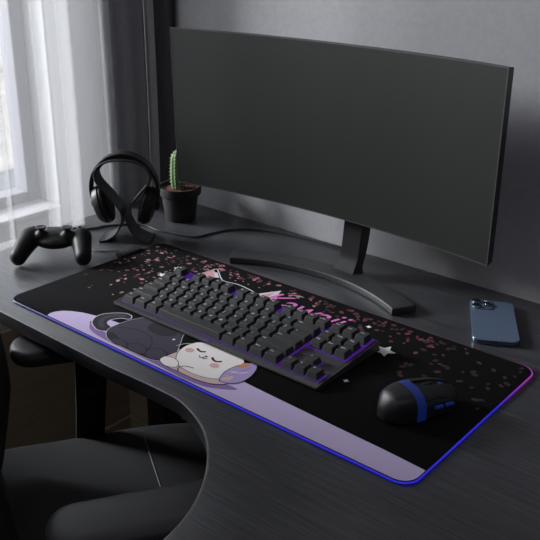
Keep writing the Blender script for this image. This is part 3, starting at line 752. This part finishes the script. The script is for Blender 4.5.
# back
bm = bmesh.new(); rings = []
for k in range(21):
    t = k/20; z = Z(-.20)+.40*t; hw = .225*(1-.18*max(0, t-.6)/.4)*(.82+.18*min(1, t/.2)); lean = -.05*t*t; ring = []
    for i in range(28):
        a = 2*PI*i/28; cx_ = math.cos(a); s_ = math.sin(a)
        x = hw*math.copysign(abs(cx_)**.6, cx_); y = -.100+.028*math.copysign(abs(s_)**.7, s_)+.045*(x/.225)**2+.012*math.sin(t*PI*1.3)+lean
        ring.append((x, y-.015, z))
    rings.append(ring)
loft(bm, rings); obj('backrest', bm, M['chair_fabric'], ch)
bm = bmesh.new(); box(bm, -.04, .04, -.20, -.155, Z(-.36), Z(.10), .01); box(bm, -.04, .04, -.20, .0, Z(-.375), Z(-.345), .008); obj('back_bracket', bm, M['chair_frame'], ch)
for s in (-1, 1):
    ar = obj('armrest', (lambda bm: (loft(bm, [[(x, y, Z(-.062 if s > 0 else -.047)+dz) for x, y in inset(rrect(s*.218-.043, s*.218+.043, -.048+.022*(s > 0), .205+.022*(s > 0), .038, 7), d)] for d, dz in ((.012, -.027), (.003, -.024), (0, -.017), (0, -.010), (.003, -.004), (.010, -.0005), (.02, .001))]), bm)[1])(bmesh.new()), M['armpad'], ch)
    bm = bmesh.new()
    loft(bm, [[(s*.235-.013, y0_, z_), (s*.235+.013, y0_, z_), (s*.235+.013, y1_, z_), (s*.235-.013, y1_, z_)] for z_, y0_, y1_ in ((Z(-.37), .035, .085), (Z(-.33), .036, .083), (Z(-.20), .046, .094), (Z(-.086), .052, .106))])
    bmesh.ops.bevel(bm, geom=bm.edges, offset=.004, segments=2, affect='EDGES')
    pst = obj('arm_post', bm, M['chair_frame'], ch)
    bm = bmesh.new(); box(bm, min(s*.10, s*.245), max(s*.10, s*.245), .035, .085, Z(-.385), Z(-.362), .004); obj('arm_bracket', bm, M['chair_frame'], ch)
    bm = bmesh.new(); lathe(bm, [(0, -.004), (.0095, -.004), (.0105, 0), (.0095, .003), (.006, .0042), (0, .0042)], 24, (s*.2195, .070, Z(-.150)), 'x'); obj('knob', bm, M['case'], pst)
    bm = bmesh.new(); lathe(bm, [(0, -.004), (.0095, -.004), (.0105, 0), (.0095, .003), (.006, .0042), (0, .0042)], 24, (s*.2505, .070, Z(-.150)), 'x'); obj('knob', bm, M['case'], pst)
bm = bmesh.new(); box(bm, -.12, .12, -.08, .12, Z(-.385), Z(-.348), .01); obj('seat_mount', bm, M['chair_frame'], ch)
bm = bmesh.new(); lathe(bm, [(0, .09), (.028, .09), (.028, .20), (.018, .205), (.018, Z(-.38)), (0, Z(-.38))], 24); obj('gas_lift', bm, M['chair_frame'], ch)
for k in range(5):
    a = 2*PI*k/5+.3; d = Vector((math.cos(a), math.sin(a), 0)); bm = bmesh.new()
    tube(bm, [d*.02+Vector((0, 0, .10)), d*.15+Vector((0, 0, .085)), d*.28+Vector((0, 0, .066))], [.024, .018, .013], 10); lg = obj('leg', bm, M['chair_frame'], ch)
    bm = bmesh.new()
    for sd in (-1, 1):
        c_ = d*.285+Vector((-d.y, d.x, 0))*sd*.013; q = [(0, -.009), (.022, -.009), (.025, -.005), (.025, .005), (.022, .009), (0, .009)]
        rings = [[c_+Vector((0, 0, .025))+Vector((-d.y, d.x, 0))*h_+d*r_*math.cos(2*PI*i/20)+Vector((0, 0, 1))*r_*math.sin(2*PI*i/20) for i in range(20)] for r_, h_ in [(max(r_, .0001), h_) for r_, h_ in q]]
        loft(bm, rings)
    box(bm, d.x*.285-.008, d.x*.285+.008, d.y*.285-.008, d.y*.285+.008, .030, .062, .002); obj('caster', bm, M['chair_frame'], lg)

# ------------------------------------------------------------------ lights
def area(name, loc, tgt, size, power, col, sy=None):
    l = bpy.data.lights.new(name, 'AREA'); l.energy = power; l.color = col; l.size = size
    if sy: l.shape = 'RECTANGLE'; l.size_y = sy
    o = bpy.data.objects.new(name, l); C.objects.link(o); o.location = loc
    o.rotation_euler = (Vector(tgt)-Vector(loc)).to_track_quat('-Z', 'Y').to_euler(); return o
area('daylight', (-3.60, -1.12, 1.62), (.40, .35, .1), 1.0, 385, (.95, .97, 1.0))
area('violet_fill', (1.45, -.6, 1.68), (1.3, -.2, 0), .9, 2.6, (.90, .82, 1.))  # added fill, unseen; its violet tint lifts and colours the shadows
area('front_fill', (.25, -1.8, 1.55), (.3, 0, 0), 1.0, 3.2, (1., .97, .94))  # added fill from the front, brightens key faces and case; no visible source
wd_ = bpy.data.worlds.new('sky'); sc.world = wd_; wd_.use_nodes = True
wd_.node_tree.nodes['Background'].inputs['Color'].default_value = (.90, .95, 1., 1)
wd_.node_tree.nodes['Background'].inputs['Strength'].default_value = 1.6

# ------------------------------------------------------------------ camera
f, yaw, pit, rol, X, Y, ZZ = 825.763188, -.689370866, .396340905, .0126625764, 1.11431130, -.676012324, .569724477
F = Vector((math.sin(yaw)*math.cos(pit), math.cos(yaw)*math.cos(pit), -math.sin(pit))); Rr = Vector((math.cos(yaw), -math.sin(yaw), 0)); Uu = Rr.cross(F)
r2 = Rr*math.cos(rol)+Uu*math.sin(rol); u2 = Uu*math.cos(rol)-Rr*math.sin(rol)
cd = bpy.data.cameras.new('camera'); cam = bpy.data.objects.new('camera', cd); C.objects.link(cam)
cd.sensor_fit = 'HORIZONTAL'; cd.sensor_width = 36; cd.lens = f*36/540; cd.clip_start = .02
mx = Matrix((r2, u2, -F)).transposed().to_4x4(); mx.translation = (X, Y, ZZ); cam.matrix_world = mx
sc.camera = cam
vs_ = sc.view_settings; vs_.view_transform = 'Standard'; vs_.look = 'None'; vs_.gamma = 1; vs_.exposure = .27; vs_.use_curve_mapping = False
sc.cycles.use_denoising = True; sc.cycles.max_bounces = 8; sc.cycles.transparent_max_bounces = 24; sc.cycles.sample_clamp_indirect = 4
